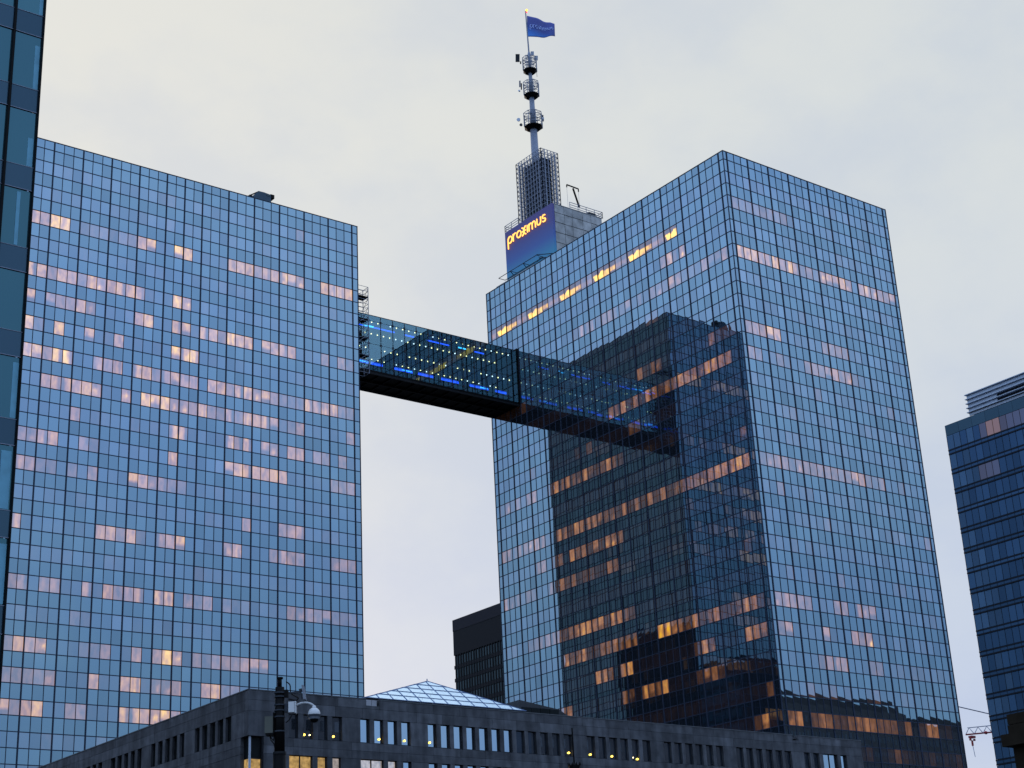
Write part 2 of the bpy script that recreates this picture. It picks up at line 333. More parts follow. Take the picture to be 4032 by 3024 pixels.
def facade(root, O, u, n, cols, rows_lit, corner, tail, mode, sel, rest, detail=True):
    """cols = list of group sizes between bold mullions, corner panes at both ends"""
    N = sum(cols); xs = [0, corner*PW] + [corner*PW+PW*(i+1) for i in range(N)]; xs.append(xs[-1]+corner*PW); L = xs[-1]
    bold = {1}; c = 1
    for g in cols: c += g; bold.add(c)
    for k in range(NROW):
        z1, z0 = zrow(k), zrow(k+1)
        if z1 < GROUND+.3: break
        z0 = max(z0, GROUND)
        vis = k % 2 == 0 and k > 0
        row = rows_lit.get(k)
        for i in range(len(xs)-1):
            ci = i-1; lit = 0; cornerp = i == 0 or i == len(xs)-2
            if vis and not cornerp:
                lit = max(0, rnd.gauss(.012, .014)) if mode != 'Q' else .006
                if row: lit = max(lit, int(row[ci], 16)/15*(rnd.choice((.12, .3, .5, .7, .95)) if mode == 'Q' else rnd.choice((.45, .8, 1, 1, 1.1, 1.25))))
                elif rnd.random() < .03: lit = rnd.uniform(.03, .15)
            tone = rnd.gauss(1, .06); g = 2; fn = None
            if lit > .28 or (mode == 'Q' and lit > .1): g = 4; fn = room(lit, mode == 'Q')
            if mode == 'Q' and k == 4 and 7 <= ci < 40:
                g = 8; fn = restaurant(39-ci); tone *= .62 if (39-ci) % 6 in (1, 2, 3, 4) else .9  # reflection colour of the glowing panes is dimmed so their glow looks golden
            p = Panes() if detail else None
            C = [(O[0]+u[0]*x, O[1]+u[1]*x, z) for x in (xs[i], xs[i+1]) for z in (z0, z1)]
            area = 0
            if detail:
                q = [proj(v) for v in C]; cx = sum(a for a, b in q)/4; cyy = sum(b for a, b in q)/4
                if 0 < cx < 4032 and 0 < cyy < 3024 and cx > left_edge(cyy) and (cyy < stone_line(cx) or cx > 3400):
                    area = abs((q[1][0]-q[2][0])*(q[0][1]-q[3][1])-(q[0][0]-q[3][0])*(q[1][1]-q[2][1]))/2
            args = (O, u, n, xs[i]+.02, xs[i+1]-.02, z0+.02, z1-.02, lit, tone, 1.0 if vis else 0.0, g, fn)
            if area: sel.append((area, len(sel), args))
            else: rest.add(*args)
    def bar3(x, half, pr, z0, z1):
        m = MB(); a = Vector((O[0], O[1], 0)); uu = Vector((u[0], u[1], 0)); nn = Vector((n[0], n[1], 0))
        p = [a+uu*(x-half)-nn*.05, a+uu*(x+half)-nn*.05, a+uu*(x+half)+nn*pr, a+uu*(x-half)+nn*pr]
        m.prism([(v.x, v.y, z0) for v in p], (0, 0, z1-z0)); return m
    allm = MB()
    for i, x in enumerate(xs):
        if x in (0, xs[-1]): continue
        m = bar3(x, .078 if i in bold else .036, .08 if i in bold else .045, GROUND, T)
        if detail: m.build('vertical_mullion', 'mull', root)
        else: b = len(allm.v); allm.v += m.v; allm.f += [tuple(b+q for q in f) for f in m.f]
    for k in range(1, NROW):
        z = zrow(k)
        if z < GROUND: break
        m = bar3(L/2, L/2-.07, .035, z-.050, z+.050)
        if detail and z > 18: m.build('transom', 'mull', root)
        else: b = len(allm.v); allm.v += m.v; allm.f += [tuple(b+q for q in f) for f in m.f]
    if allm.v: stuff(allm.build('mullion_grid', 'mull', root))

LONG, SHORT = [3]*6+[2, 2]+[3]*6, [3]*8
LW = (40+2*PA)*PW; SW = (24+2*PB)*PW
def finish(root, sel, rest, keep=300):
    sel.sort(reverse=True)
    for a, _, args in sel[:keep]:
        p = Panes(); p.add(*args); p.build('window_pane', root)
    for a, _, args in sel[keep:]: rest.add(*args)
    stuff(rest.build('window_pane_field', root))

tl = thing('glass_office_tower', (XL-LW/2, YL+SW/2, GROUND), 'wide blue mirror glass office tower with scattered lit windows, left end of the sky bridge', 'office tower', 'twin glass towers')
sel, rest = [], Panes()
facade(tl, (XL, YL), (-1, 0), (0, -1), LONG, LITL, PA, 0, 'L', sel, rest)
facade(tl, (XL, YL), (0, 1), (1, 0), SHORT, LITS, PB, 0, 'S', sel if False else [], rest, detail=False)
finish(tl, sel, rest)
tr = thing('glass_office_tower', (XR+SW/2, YR+LW/2, GROUND), 'blue mirror glass tower showing two faces and a dark reflection, right of the sky bridge', 'office tower', 'twin glass towers')
sel, rest = [], Panes()
facade(tr, (XR, YR), (1, 0), (0, -1), SHORT, LITR, PB, 0, 'R', sel, rest)
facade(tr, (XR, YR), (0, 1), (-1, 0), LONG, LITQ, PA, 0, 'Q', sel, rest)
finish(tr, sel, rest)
for root, x0, x1, y0, y1 in ((tl, XL-LW, XL, YL, YL+SW), (tr, XR, XR+SW, YR, YR+LW)):
    MB().box(x0+.1, x1-.1, y0+.1, y1-.1, GROUND, T-.25).build('core', 'core', root)
    m = MB()      # parapet coping and corner posts
    m.box(x0-.06, x1+.06, y0-.06, y0+.3, T, T+.09).box(x0-.06, x1+.06, y1-.3, y1+.06, T, T+.09).box(x0-.06, x0+.3, y0+.301, y1-.301, T, T+.09).box(x1-.3, x1+.06, y0+.301, y1-.301, T, T+.09)
    m.build('parapet_coping', 'mull', root)
    for cx, cyy in ((x0, y0), (x1, y0), (x0, y1), (x1, y1)):
        MB().box(cx-.055, cx+.055, cyy-.055, cyy+.055, GROUND, T-.002).build('corner_post', 'mull', root)
# plain glass on the two sides that face away
for root, q in ((tl, [(XL-LW, YL, XL-LW, YL+SW), (XL-LW, YL+SW, XL, YL+SW)]), (tr, [(XR+SW, YR, XR+SW, YR+LW), (XR, YR+LW, XR+SW, YR+LW)])):
    for xa, ya, xb, yb in q:
        m = MB(); K = 40
        for i in range(K):
            for k in range(1, 60, 1):
                a, b = i/K, (i+.95)/K
                m.poly([(xa+(xb-xa)*a, ya+(yb-ya)*a, zrow(k+1)+.06), (xa+(xb-xa)*b, ya+(yb-ya)*b, zrow(k+1)+.06), (xa+(xb-xa)*b, ya+(yb-ya)*b, zrow(k)-.06), (xa+(xb-xa)*a, ya+(yb-ya)*a, zrow(k)-.06)])
        stuff(m.build('rear_pane_field', 'lt_win', root))

# ------------------------------------------------------------------ sky bridge
BY0, BY1, BZ0, BZT, BZB = 176.1, 182.3, 84.3, 92.55, 83.75
x0, x1 = XL+.08, XR-.08
br = thing('sky_bridge', ((x0+x1)/2, (BY0+BY1)/2, BZB), 'glazed sky bridge with blue strip lights and black underside joining the two towers', 'bridge')
MB().box(x0, x1, BY0, BY1, BZB+.30, BZ0-.02).build('soffit_plate', 'black', br)
for i in range(15):       # soffit ribs
    xx = x0+.9+i*2.0; MB().box(xx-.06, xx+.06, BY0+.25, BY1-.3, BZB+.10, BZB+.299).build('soffit_rib', 'blackm', br)
for yy in (BY0+.02, (BY0+BY1)/2-.1, BY1-.22):
    MB().box(x0, x1, yy, yy+.2, BZB, BZB+.297).build('bottom_chord', 'blackm' if yy < 180 else 'dsteel', br)
MB().box(x0, x1, BY0+.2, BY1-.1, BZ0+.35, BZ0+.55).build('lower_deck', 'bdeck', br)
MB().box(x0, x1, BY0+.2, BY1-.1, 88.05, 88.5).build('upper_deck', 'bdeck', br)
MB().box(x0, x1, BY0+.2, BY1-.1, BZT-.5, BZT-.3).build('ceiling', 'bdeck', br)
MB().box(x0, x1, BY0, BY1, BZT, BZT+.08).build('roof', 'dsteel', br)
MB().box(x0, x1, BY1-.06, BY1, BZ0, BZT-.002).build('rear_wall', 'bwall', br)
vx = [XR-.1-2.0*i for i in range(15)]+[x0]
zt = [BZ0, 84.95, 88.28, 91.72, BZT]
for i in range(len(vx)-1):
    for j in range(4):
        MB().box(vx[i+1]+.05, vx[i]-.05, BY0, BY0+.03, zt[j]+.03, zt[j+1]-.03).build('bridge_pane', 'bglass', br)
for x in vx[1:-1]:
    MB().box(x-.045, x+.045, BY0-.03, BY0+.12, BZ0, BZT-.002).build('bridge_mullion', 'dsteel', br)
    for z in zt[1:-1]: MB().box(x-.14, x+.14, BY0-.06, BY0-.031, z-.16, z+.16).build('glass_fitting', 'dsteel', br)
for z in zt[:-1]: MB().box(x0, x1, BY0+.031, BY0+.09, z-.03, z+.03).build('bridge_transom', 'dsteel', br)
MB().box(XR-.24, XR-.03, BY0-.12, BY1+.1, BZ0-.2, BZT+.35).build('portal_frame', 'black', br)
for k, (yy, zz) in enumerate(((177.0, 92.0), (180.4, 91.95), (177.0, 87.98), (180.4, 87.98))):
    for i in range(27):
        if rnd.random() < .12: continue
        x = x0+.9+i*1.04
        MB().ball((x, yy, zz), .095, 6, 4).build('downlight', 'spot' if rnd.random() < .72 else 'spotw', br)
def strip(yy, zz, xa, xb, hh=.06, mt='led'): MB().box(xa, xb, yy, yy+.12, zz-hh, zz+hh).build('light_strip', mt, br)
for a, b, mt in ((0, 7.6, 'led'), (9.2, 10.9, 'led'), (13.2, 17.0, 'led'), (18.6, 19.9, 'led2'), (21.6, 23.4, 'led'), (2.4, 4.0, 'led2')): strip(177.5 if mt == 'led' else 177.38, 91.55, x0+.6+a, x0+.6+b, .075, mt)
for a, b, mt in ((0, 3.3, 'led'), (3.7, 5.6, 'led'), (7.6, 10.6, 'led'), (11.6, 14.2, 'led'), (15.4, 18.6, 'led'), (20.6, 23.9, 'led'), (25.2, 27.2, 'led'), (1.2, 3.0, 'led2'), (8.8, 10.4, 'led2'), (22.4, 23.7, 'led2')): strip(177.4 if mt == 'led' else 177.28, 86.0, x0+.4+a, x0+.4+b, .17 if mt == 'led' else .06, mt)
for z in (88.75, 85.35):
    m = MB()
    for dz in (0, .35, .7): m.bar((x0, BY0+.5, z+dz), (x1, BY0+.5, z+dz), .03)
    for i in range(29): m.bar((x0+i*1.0, BY0+.5, z-.3), (x0+i*1.0, BY0+.5, z+.7), .025)
    m.build('handrail', 'steel', br)

# access scaffold where the bridge meets the left tower
s0 = thing('access_scaffold', (XL+1.1, 175.2, 82.9), 'slim steel access scaffold with platforms clinging to the left tower beside the bridge end', 'scaffold')
X0, X1, Y0, Y1 = XL+.25, XL+2.0, 174.5, 175.85
for px, py in ((X0, Y0), (X1, Y0), (X0, Y1), (X1, Y1)): MB().bar((px, py, 83.0), (px, py, 95.9), .05).build('standard', 'steelb', s0)
m = MB()
z = 83.0
while z < 95.95:
    for a, b in (((X0, Y0), (X1, Y0)), ((X1, Y0), (X1, Y1)), ((X1, Y1), (X0, Y1)), ((X0, Y1), (X0, Y0))): m.bar((*a, z), (*b, z), .032)
    z += .645
m.build('ledger_rungs', 'steelb', s0)
m = MB()
for i in range(9):
    z = 83.2+i*1.4; m.bar((X0, Y0, z), (X1, Y0, z+1.3), .03); m.bar((X1, Y0, z+1.3), (X1, Y1, z), .03)
m.build('diagonal_brace', 'steelb', s0)
for z in (85.5, 88.2, 90.9, 94.3): MB().box(X0+.02, X1-.02, Y0+.03, Y1-.03, z, z+.16).build('platform', 'black', s0)
for z in (86.6, 89.3): MB().box(X0+.1, X0+.9, Y0+.4, Y1-.1, z-.9, z).build('stored_panel', 'black', s0)

# ------------------------------------------------------------------ roof of the left tower
cr_ = thing('facade_hoist', (95.3, 176.2, T), 'dark roof-top facade hoist cabin with a jib, on the left tower parapet', 'roof hoist')
pts = [ony(*q, 175.2) for q in ((1019, 752), (1040, 757), (1066, 767), (1068.5, 806), (1001, 788), (1001, 766))]
MB().prism(pts, (0, 2.6, 0)).build('cabin', 'slate', cr_)
MB().prism([ony(*q, 175.15) for q in ((1050, 764), (1064, 770), (1062, 774), (1049, 769))], (0, .05, 0)).build('cabin_window', 'bb_win', cr_)
MB().bar(ony(1020, 754, 176), ony(971, 775, 176), .11).bar(ony(1004, 778, 176), ony(982, 768, 176), .10).bar(ony(971, 773, 176), ony(971, 779, 176), .12).build('jib', 'black', cr_)
MB().box(96.4, 97.0, 175.4, 176.2, 106.2, 106.75).build('motor_box', 'black', cr_)
MB().box(93.9, 96.6, 175.6, 177.6, T-.2, T+.8).build('carriage', 'black', cr_)

# ------------------------------------------------------------------ roof of the right tower
SX, SY0, SY1, SZ = 140.43, 168.2, 180.05, 114.32
rb = thing('rooftop_block', (145.3, 174.1, T-.3), 'weathered concrete plant block on the right tower roof behind the lit sign', 'roof block')
MB().box(SX+.35, 150.0, SY0+.25, SY1-.1, T-.3, SZ-.1).build('core', 'concd', rb)
xs = [SX+.3, 142.6, 144.2, 146.2, 147.9, 150.1]; zs = [104.2, 106.1, 107.9, 109.6, 111.3, 112.9, SZ-.05]
for i in range(5):
    for j in range(6):
        cut = (zs[j+1]-106.4)/.78 + 0
        xr_ = min(xs[i+1]-.03, 150.1)
        zlow = 104.9+max(0, (xs[i]+xs[i+1])/2-143.2)*1.05
        if zs[j] < zlow-1.1: continue
        MB().box(xs[i]+.03, xr_, SY0+rnd.uniform(0, .03), SY0+.24, zs[j]+.05, zs[j+1]-.05).build('concrete_panel', 'conc', rb)
MB().prism([(143.6, SY0-.35, 104.4), (145.4, SY0-.35, 104.4), (150.2, SY0-.35, 110.6), (150.2, SY0-.35, 112.0)], (0, .34, 0)).build('sloping_beam', 'conc', rb)
MB().box(SX+.3, 150.15, SY0-.02, SY1, SZ-.04, SZ+.06).build('roof_slab', 'conc', rb)
for a, b in (((143.9, SY0+.1), (150.4, SY0+.1)), ((150.4, SY0+.1), (150.4, SY1)), ((SX-.1, SY1), (SX-.1, 176.6)), ((150.4, SY1), (SX-.1, SY1))):
    m = MB()
    for dz in (.35, .75, 1.15): m.bar((*a, SZ+dz), (*b, SZ+dz), .05)
    L = math.dist(a, b); k = max(2, int(L/1.6))
    for i in range(k+1): t = i/k; m.bar((a[0]+(b[0]-a[0])*t, a[1]+(b[1]-a[1])*t, SZ+.05), (a[0]+(b[0]-a[0])*t, a[1]+(b[1]-a[1])*t, SZ+1.18), .045)
    m.build('railing', 'steelb', rb)
MB().box(147.6, 149.0, SY0+.05, SY0+1.6, SZ+.06, SZ+.5).build('davit_base', 'dsteel', rb)
dv = thing('roof_davit', (148.2, SY0+.8, SZ+.5), 'dark T-shaped davit arm leaning on the rooftop block', 'davit')
b0 = Vector((148.2, SY0+.8, SZ+.4)); 
def at(px, py, Y): return ony(px, py, Y)
tp = at(2256, 742, SY0+.8); b0 = at(2281, 816, SY0+.8)
MB().bar(b0, tp, .15, 6).build('arm', 'black', dv)
cl_, cr2 = at(2231, 727, SY0+.8), at(2277, 744, SY0+.8)
MB().bar(cl_, cr2, .11, 4).bar(cl_, cl_-Vector((0, 0, .45)), .09).bar(cr2, cr2-Vector((0, 0, .5)), .09).build('crossbar', 'black', dv)
m = MB()
for e in (cl_, cr2): m.bar(e-Vector((0, 0, .4)), (e.x, e.y, SZ+.2), .018)
m.build('hoist_cable', 'steelb', dv)

# lettering as rounded strokes, unit x-height
def arc(cx, cyy, rx, ry, a0, a1, n=9): return [(cx+rx*math.cos(math.radians(a0+(a1-a0)*i/n)), cyy+ry*math.sin(math.radians(a0+(a1-a0)*i/n))) for i in range(n+1)]
GLY = [  # strokes, advance
 ([[(0, -.72), (0, .55)], arc(.42, .5, .42, .5, 180, -180, 14)], 1.10),
 ([[(0, 0), (0, 1)], arc(.42, .58, .42, .42, 180, 70, 6)], .78),
 ([arc(.44, .5, .44, .5, 0, 360, 16)], 1.02),
 ([arc(-.02, .5, .5, .62, 75, -75, 9), arc(.98, .5, .5, .62, 105, 255, 9), [(.12, .5), (.84, .5)]], 1.20),
 ([[(0, 0), (0, 1)]], .34),
 ([[(0, 0), (0, 1)], arc(.33, .62, .33, .38, 180, 0, 8)+[(.66, 0)], arc(.99, .62, .33, .38, 180, 0, 8)+[(1.32, 0)]], 1.66),
 ([[(0, 1), (0, .42)]+arc(.38, .42, .38, .42, 180, 360, 8)+[(.76, 1)]], 1.08),
 ([arc(.34, .75, .30, .25, 40, 250, 8)+arc(.34, .25, .30, .25, 90, -150, 8)], .7)]
TOT = sum(g[1] for g in GLY)
def lettering(fn, r, mat, parent, name='letter', n=6):
    x = 0
    for st, adv in GLY:
        m = MB()
        for s in st:
            P = [fn((x+a)/TOT, b) for a, b in s]; m.path(P, r, n)
            for p in P: m.ball(p, r*.98, 6, 4)
        m.build(name, mat, parent); x += adv
sg = thing('illuminated_sign', (SX, (SY0+SY1)/2, T), 'violet to blue roof sign with glowing yellow lettering on the right tower', 'sign')
MB().box(SX-.15, SX+.27, SY0, SY1, T-.1, SZ).build('sign_panel', 'sign', sg)
lettering(lambda u, v: (SX-.30, 179.15-u*9.5, 111.95+v*1.12), .105, 'letter', sg)
wk = thing('sign_walkway', (SX-.8, 174, 106.3), 'thin dark maintenance walkway frame under the lit roof sign', 'walkway')
m = MB()
for xx in (SX-1.5, SX-.25):
    m.bar((xx, SY1+.4, 106.35), (xx, 170.9, 106.35), .055)
for yy in (SY1+.4, 177.4, 174.2, 170.9): m.bar((SX-1.5, yy, 106.35), (SX-.2, yy, 106.35), .05)
m.build('platform_frame', 'dsteel', wk)
m = MB()
for yy in (177.4, 174.2): m.bar((SX-1.5, yy, 106.3), (SX-.2, yy, 105.2), .06)
m.build('bracket', 'dsteel', wk)
MB().bar((SX-1.5, 170.9, 106.4), (SX-.2, 168.6, 106.0), .07).bar((SX-1.3, 170.6, 105.8), (SX-.1, 168.4, 105.3), .09).build('stay', 'dsteel', wk)
MB().box(XR+.4, XR+1.2, 171.5, 181, T-.3, T+.55).build('walkway_kerb', 'conc', wk)

# lattice frame round the foot of the mast
lf = thing('lattice_frame', (142.2, 173.5, SZ), 'dense steel lattice cage round the mast foot above the lit sign', 'lattice frame')
LX0, LX1, LY0, LY1, LZ0, LZ1 = SX+.05, 143.85, 170.3, 176.6, SZ+.06, 124.85
def lat(ax, c, a0, a1, inn, dens):
    m = MB()
    P = (lambda a, z, o: (c+o, a, z)) if ax == 'x' else (lambda a, z, o: (a, c+o, z))
    nv = dens; nh = 13
    for o, r in ((0, .062), (inn, .055)):
        for i in range(nv+1): t = a0+(a1-a0)*i/nv; m.bar(P(t, LZ0, o), P(t, LZ1, o), r)
        for j in range(nh+1): z = LZ0+(LZ1-LZ0)*j/nh; m.bar(P(a0, z, o), P(a1, z, o), .042)
    for i in range(nv+1):
        t = a0+(a1-a0)*i/nv
        for j in range(nh): z = LZ0+(LZ1-LZ0)*j/nh; z2 = LZ0+(LZ1-LZ0)*(j+1)/nh; m.bar(P(t, z, 0), P(t, (z+z2)/2, inn), .03, 3); m.bar(P(t, (z+z2)/2, inn), P(t, z2, 0), .03, 3)
    return m
for k, (ax, c, a0, a1, inn, d) in enumerate((('x', LX0, LY0, LY1, .75, 9), ('y', LY0, LX0, LX1, .75, 5), ('x', LX1, LY0, LY1, -.75, 9), ('y', LY1, LX0, LX1, -.75, 5))):
    stuff(lat(ax, c, a0, a1, inn, d).build('lattice_face', 'steelb', lf))
MB().box(LX0+.85, LX1-.85, LY0+.85, LY1-.85, LZ0, LZ1-1.0).build('dark_infill', 'black', lf)  # black box added to darken the inside of the lattice

# mast with three antenna cages
MX, MY = 142.0, 173.55
ms = thing('antenna_mast', (MX, MY, SZ), 'tapering steel antenna mast with three round antenna cages', 'mast')
def zpx(py, px): return ony(px, py, MY).z
z3, z2, z1, zf = zpx(500, 2093), zpx(375, 2086), zpx(277, 2079), zpx(205, 2075)
MB().bar((MX, MY, SZ), (MX, MY, z3), .66, 12, .56).build('lower_tube', 'steelb', ms, True)
MB().bar((MX, MY, z3), (MX, MY, z2), .43, 12, .40).build('middle_tube', 'steelb', ms, True)
MB().bar((MX, MY, z2), (MX, MY, z1), .32, 10, .29).build('upper_tube', 'steelb', ms, True)
MB().bar((MX, MY, z1), (MX, MY, zf), .25, 10, .22).build('top_tube', 'steelb', ms, True)
for z, R_, hh in ((z3, 1.50, 2.45), (z2, 1.27, 2.35), (z1, 1.16, 2.35)):
    m = MB(); m.bar((MX, MY, z-.35), (MX, MY, z), R_*.72, 8, R_).bar((MX, MY, z), (MX, MY, z+.12), R_, 8); m.build('cage_platform', 'black', ms)
    m = MB(); P = [(MX+R_*math.cos(2*math.pi*i/8+.4), MY+R_*math.sin(2*math.pi*i/8+.4)) for i in range(8)]
    for i in range(8):
        a, b = P[i], P[(i+1) % 8]
        for zz in (z+.6, z+1.15, z+hh*.78, z+hh): m.bar((*a, zz), (*b, zz), .045)
        m.bar((*a, z), (*a, z+hh), .055)
        m.bar((*a, z+hh), (MX, MY, z+hh), .04); m.bar((*a, z+hh*.78), (MX, MY, z+hh*.78), .035)
        c, d = (P[(i+1) % 8] if i % 2 else P[i]), (P[i] if i % 2 else P[(i+1) % 8]); m.bar((*c, z+hh*.78), (*d, z+hh), .035)
    m.build('cage_frame', 'steelb', ms)
def dish(px, py, r, nrm, mat='cranew', d=.12):
    c = ony(px, py, MY); n = Vector(nrm).normalized(); MB().bar(c-n*d, c+n*d, r*.8, 10, r).build('dish_antenna', mat, ms)
def panel(px, py, w, hh, mat, dy=0):
    c = ony(px, py, MY+dy); m = MB(); u = RT
    m.prism([c-u*w-UP*hh, c+u*w-UP*hh, c+u*w+UP*hh, c-u*w+UP*hh], FW*.25); return m.build('panel_antenna', mat, ms)
panel(2038, 228, .33, .62, 'dsteel'); panel(2096, 210, .26, .32, 'cranew'); panel(2111, 228, .28, .36, 'cranew')
panel(2047, 330, .12, .5, 'steelb'); panel(2053, 340, .10, .5, 'dsteel'); dish(2119, 334, .26, (.8, -.6, 0)); dish(2045, 358, .16, (-.8, -.3, 0)); panel(2050, 246, .10, .2, 'dsteel')
dish(2042, 472, .30, (-.7, -.6, 0)); dish(2138, 470, .36, (.8, -.5, 0)); dish(2134, 488, .27, (.7, -.6, 0)); dish(2089, 444, .2, (.1, -1, 0)); dish(2052, 492, .24, (-.8, -.4, 0), 'dsteel'); dish(2136, 457, .2, (.8, -.4, 0), 'dsteel'); dish(2078, 218, .16, (0, -1, 0))
MB().bar(ony(2115, 303, MY), ony(2113, 285, MY), .03).build('whip_aerial', 'dsteel', ms)
# flag pole and flag
fp = thing('flag_pole', (MX, MY, zf-.6), 'thin flag pole with a glowing beacon on top of the mast', 'flag pole')
ptop = ony(2069, 43, MY)
MB().bar((MX, MY, zf-.6), (ptop.x, ptop.y, ptop.z), .13, 8, .09).build('pole', 'steelb', fp)
MB().ball((ptop.x+.18, ptop.y-.1, ptop.z+.14), .20, 10, 6).build('beacon', 'beacon', fp)
MB().ball((ptop.x+.12, ptop.y-.1, ptop.z-.26), .14, 8, 5).build('red_beacon', 'beaconr', fp)
fl = thing('flag', (MX, MY, ony(2075, 145, MY).z), 'blue company flag with pale lettering flying from the mast top', 'flag')
fa, fb, fc, fd = ony(2074.5, 62, MY), ony(2183, 91, MY), ony(2077, 145, MY), ony(2185, 145, MY)
def fpos(u, v, o=0):        # u along the fly, v 0 top .. 1 bottom
    p = (fa*(1-u)+fb*u)*(1-v)+(fc*(1-u)+fd*u)*v
    wav = .34*math.sin(u*7.0+v*1.6)*u+.12*math.sin(u*15+2)*u
    p = p+Vector((-.6, -.8, 0))*(wav+o)+Vector((0, 0, 1))*(.10*math.sin(u*6.3+.5)*u*(1 if v < .5 else .9)-.05*u)
    if u > .85 and v < .35: p = p-Vector((0, 0, 1))*(u-.85)*1.4*(1-v/.35)
    return p
m = MB(); NU, NV = 30, 12
for j in range(NV+1):
    for i in range(NU+1): m.v.append(tuple(fpos(i/NU, j/NV)))
for j in range(NV):
    for i in range(NU): a = j*(NU+1)+i; m.f.append((a, a+1, a+NU+2, a+NU+1))
cloth = m.build('cloth', 'flag', fl, True); sm = cloth.modifiers.new('thickness', 'SOLIDIFY'); sm.thickness = .02
lettering(lambda u, v: fpos(.10+u*.84, .56-v*.155-u*.02, .07), .045, 'ftext', fl, 'printed_letter', 5)

# ------------------------------------------------------------------ stone office block in front
SYF, SXL, SXE, STOP = 100.0, 53.51, 115.82, 22.02
st = thing('stone_building', (84.6, 120, GROUND), 'long low grey stone office block with rows of slit windows along the bottom', 'building')
WIN = [56.68,57.42,57.86,58.61,59.02,59.78,60.18,60.99,62.52,63.28,63.7,64.45,64.86,65.63,66.03,66.81,68.36,69.11,69.52,70.31,70.68,71.48,71.85,72.63,73.02,73.81,74.18,74.95,75.35,76.11,76.52,77.32,77.67,78.46,78.87,79.59,80.02,80.77,81.18,82.02,83.51,84.32,84.69,85.47,85.84,86.64,87.01,87.79,88.2,88.95,89.36,90.18,91.7,92.49,92.85,93.67,94.04,94.86,95.21,96.01,96.42,97.17,97.55,98.37,99.91,100.72,101.11,101.87,102.26,103.02,103.45,104.25,104.65,105.43,105.77,106.59,108.17,108.91,109.36,110.1,110.59,112.45,112.88,113.65]
LWN = [102.47,103.31,103.66,104.47,104.86,105.65,106.08,106.88,107.25,108.01,109.71,110.46,110.88,111.65,112.07,112.85,113.28,114.07,114.51,115.25,116.93,117.66,118.12,118.86,119.32,120.07,120.49,121.31,121.69,122.56,124.2,124.95,125.37,126.1,126.5,127.3,127.7,128.5,128.9,129.7]
LOW = [(56.73,58.57,'wlit'),(58.99,59.73,'wlit'),(60.2,60.86,'wlitp'),(62.52,64.44,'wlitp'),(64.83,65.58,'wlitp'),(66.13,66.83,'swin')]+[(a, a+.75, 'swin') for a in (68.36,69.52,70.68,71.85,73.02,74.18,75.35,76.52,77.67,78.87,80.02,81.18,83.51,84.69,85.84,87.01,88.2,89.36,91.7,92.85,94.04,95.21)]
ZW1, ZW0, ZL1, ZL0, TH = 20.62, 18.90, 17.76, 16.0, .5
MB().box(SXL+TH, SXE-.1, SYF+TH, 145, GROUND, STOP-.25).build('inner_wall', 'stoneb', st)
MB().box(SXL+.3, SXE, SYF+.3, 145, STOP-.24, STOP-.10).build('roof', 'roof', st)
def slab(axis, a, b, z0, z1):
    o = rnd.uniform(-.006, .006)
    if axis == 'f': MB().box(a+.008, b-.008, SYF+o, SYF+TH-.02, z0+.008, z1-.008).build('stone_slab', 'stone', st)
    else: MB().box(SXL+o, SXL+TH-.02, a+.008, b-.008, z0+.008, z1-.008).build('stone_slab', 'stone', st)
def course(axis, a, b, z0, z1, step=2.33):
    n = max(1, round((b-a)/step)); k = rnd.random()*.0
    for i in range(n): slab(axis, a+(b-a)*i/n, a+(b-a)*(i+1)/n, z0, z1)
NOT = ((63.05, 64.15), (106.95, 107.7))
for z0, z1 in ((21.36, STOP), (ZW1, 21.36), (18.32, ZW0), (ZL1, 18.32)):
    if z1 == STOP:
        e = SXL
        for na, nb in NOT: course('f', e, na, z0, z1); slab('f', na, nb, z0, z1-.42); e = nb
        course('f', e, SXE, z0, z1)
    else: course('f', SXL if z0 > ZW0-.1 else 54.72, SXE, z0, z1)
    course('s', SYF+TH+.002 if z0 > ZW0-.1 else 101.05, 136, z0, z1, 2.4)
def piers(axis, W, a, b, z0, z1):
    e = a
    for i in range(0, len(W), 2):
        if W[i]-e > 3: course(axis, e, W[i], z0, z1)
        else: slab(axis, e, W[i], z0, z1)
        e = W[i+1]
    course(axis, e, b, z0, z1)
piers('f', WIN, SXL, SXE, ZW0, ZW1); piers('s', LWN, SYF+TH+.002, 136, ZW0, ZW1)
piers('f', [q for w in LOW for q in w[:2]], 54.72, SXE, ZL0, ZL1)
stuff(MB().box(SXL+.004, SXL+TH-.02, 101.05, 145, GROUND, ZL1-.01).box(SXL+.004, SXL+TH-.02, 136.01, 145, ZL1, STOP).box(54.72, SXE, SYF+.004, SYF+TH-.02, GROUND, ZL0-.01).box(SXE-TH, SXE, SYF+TH, 145, GROUND, STOP-.3).build('plain_stone_wall', 'stone', st))
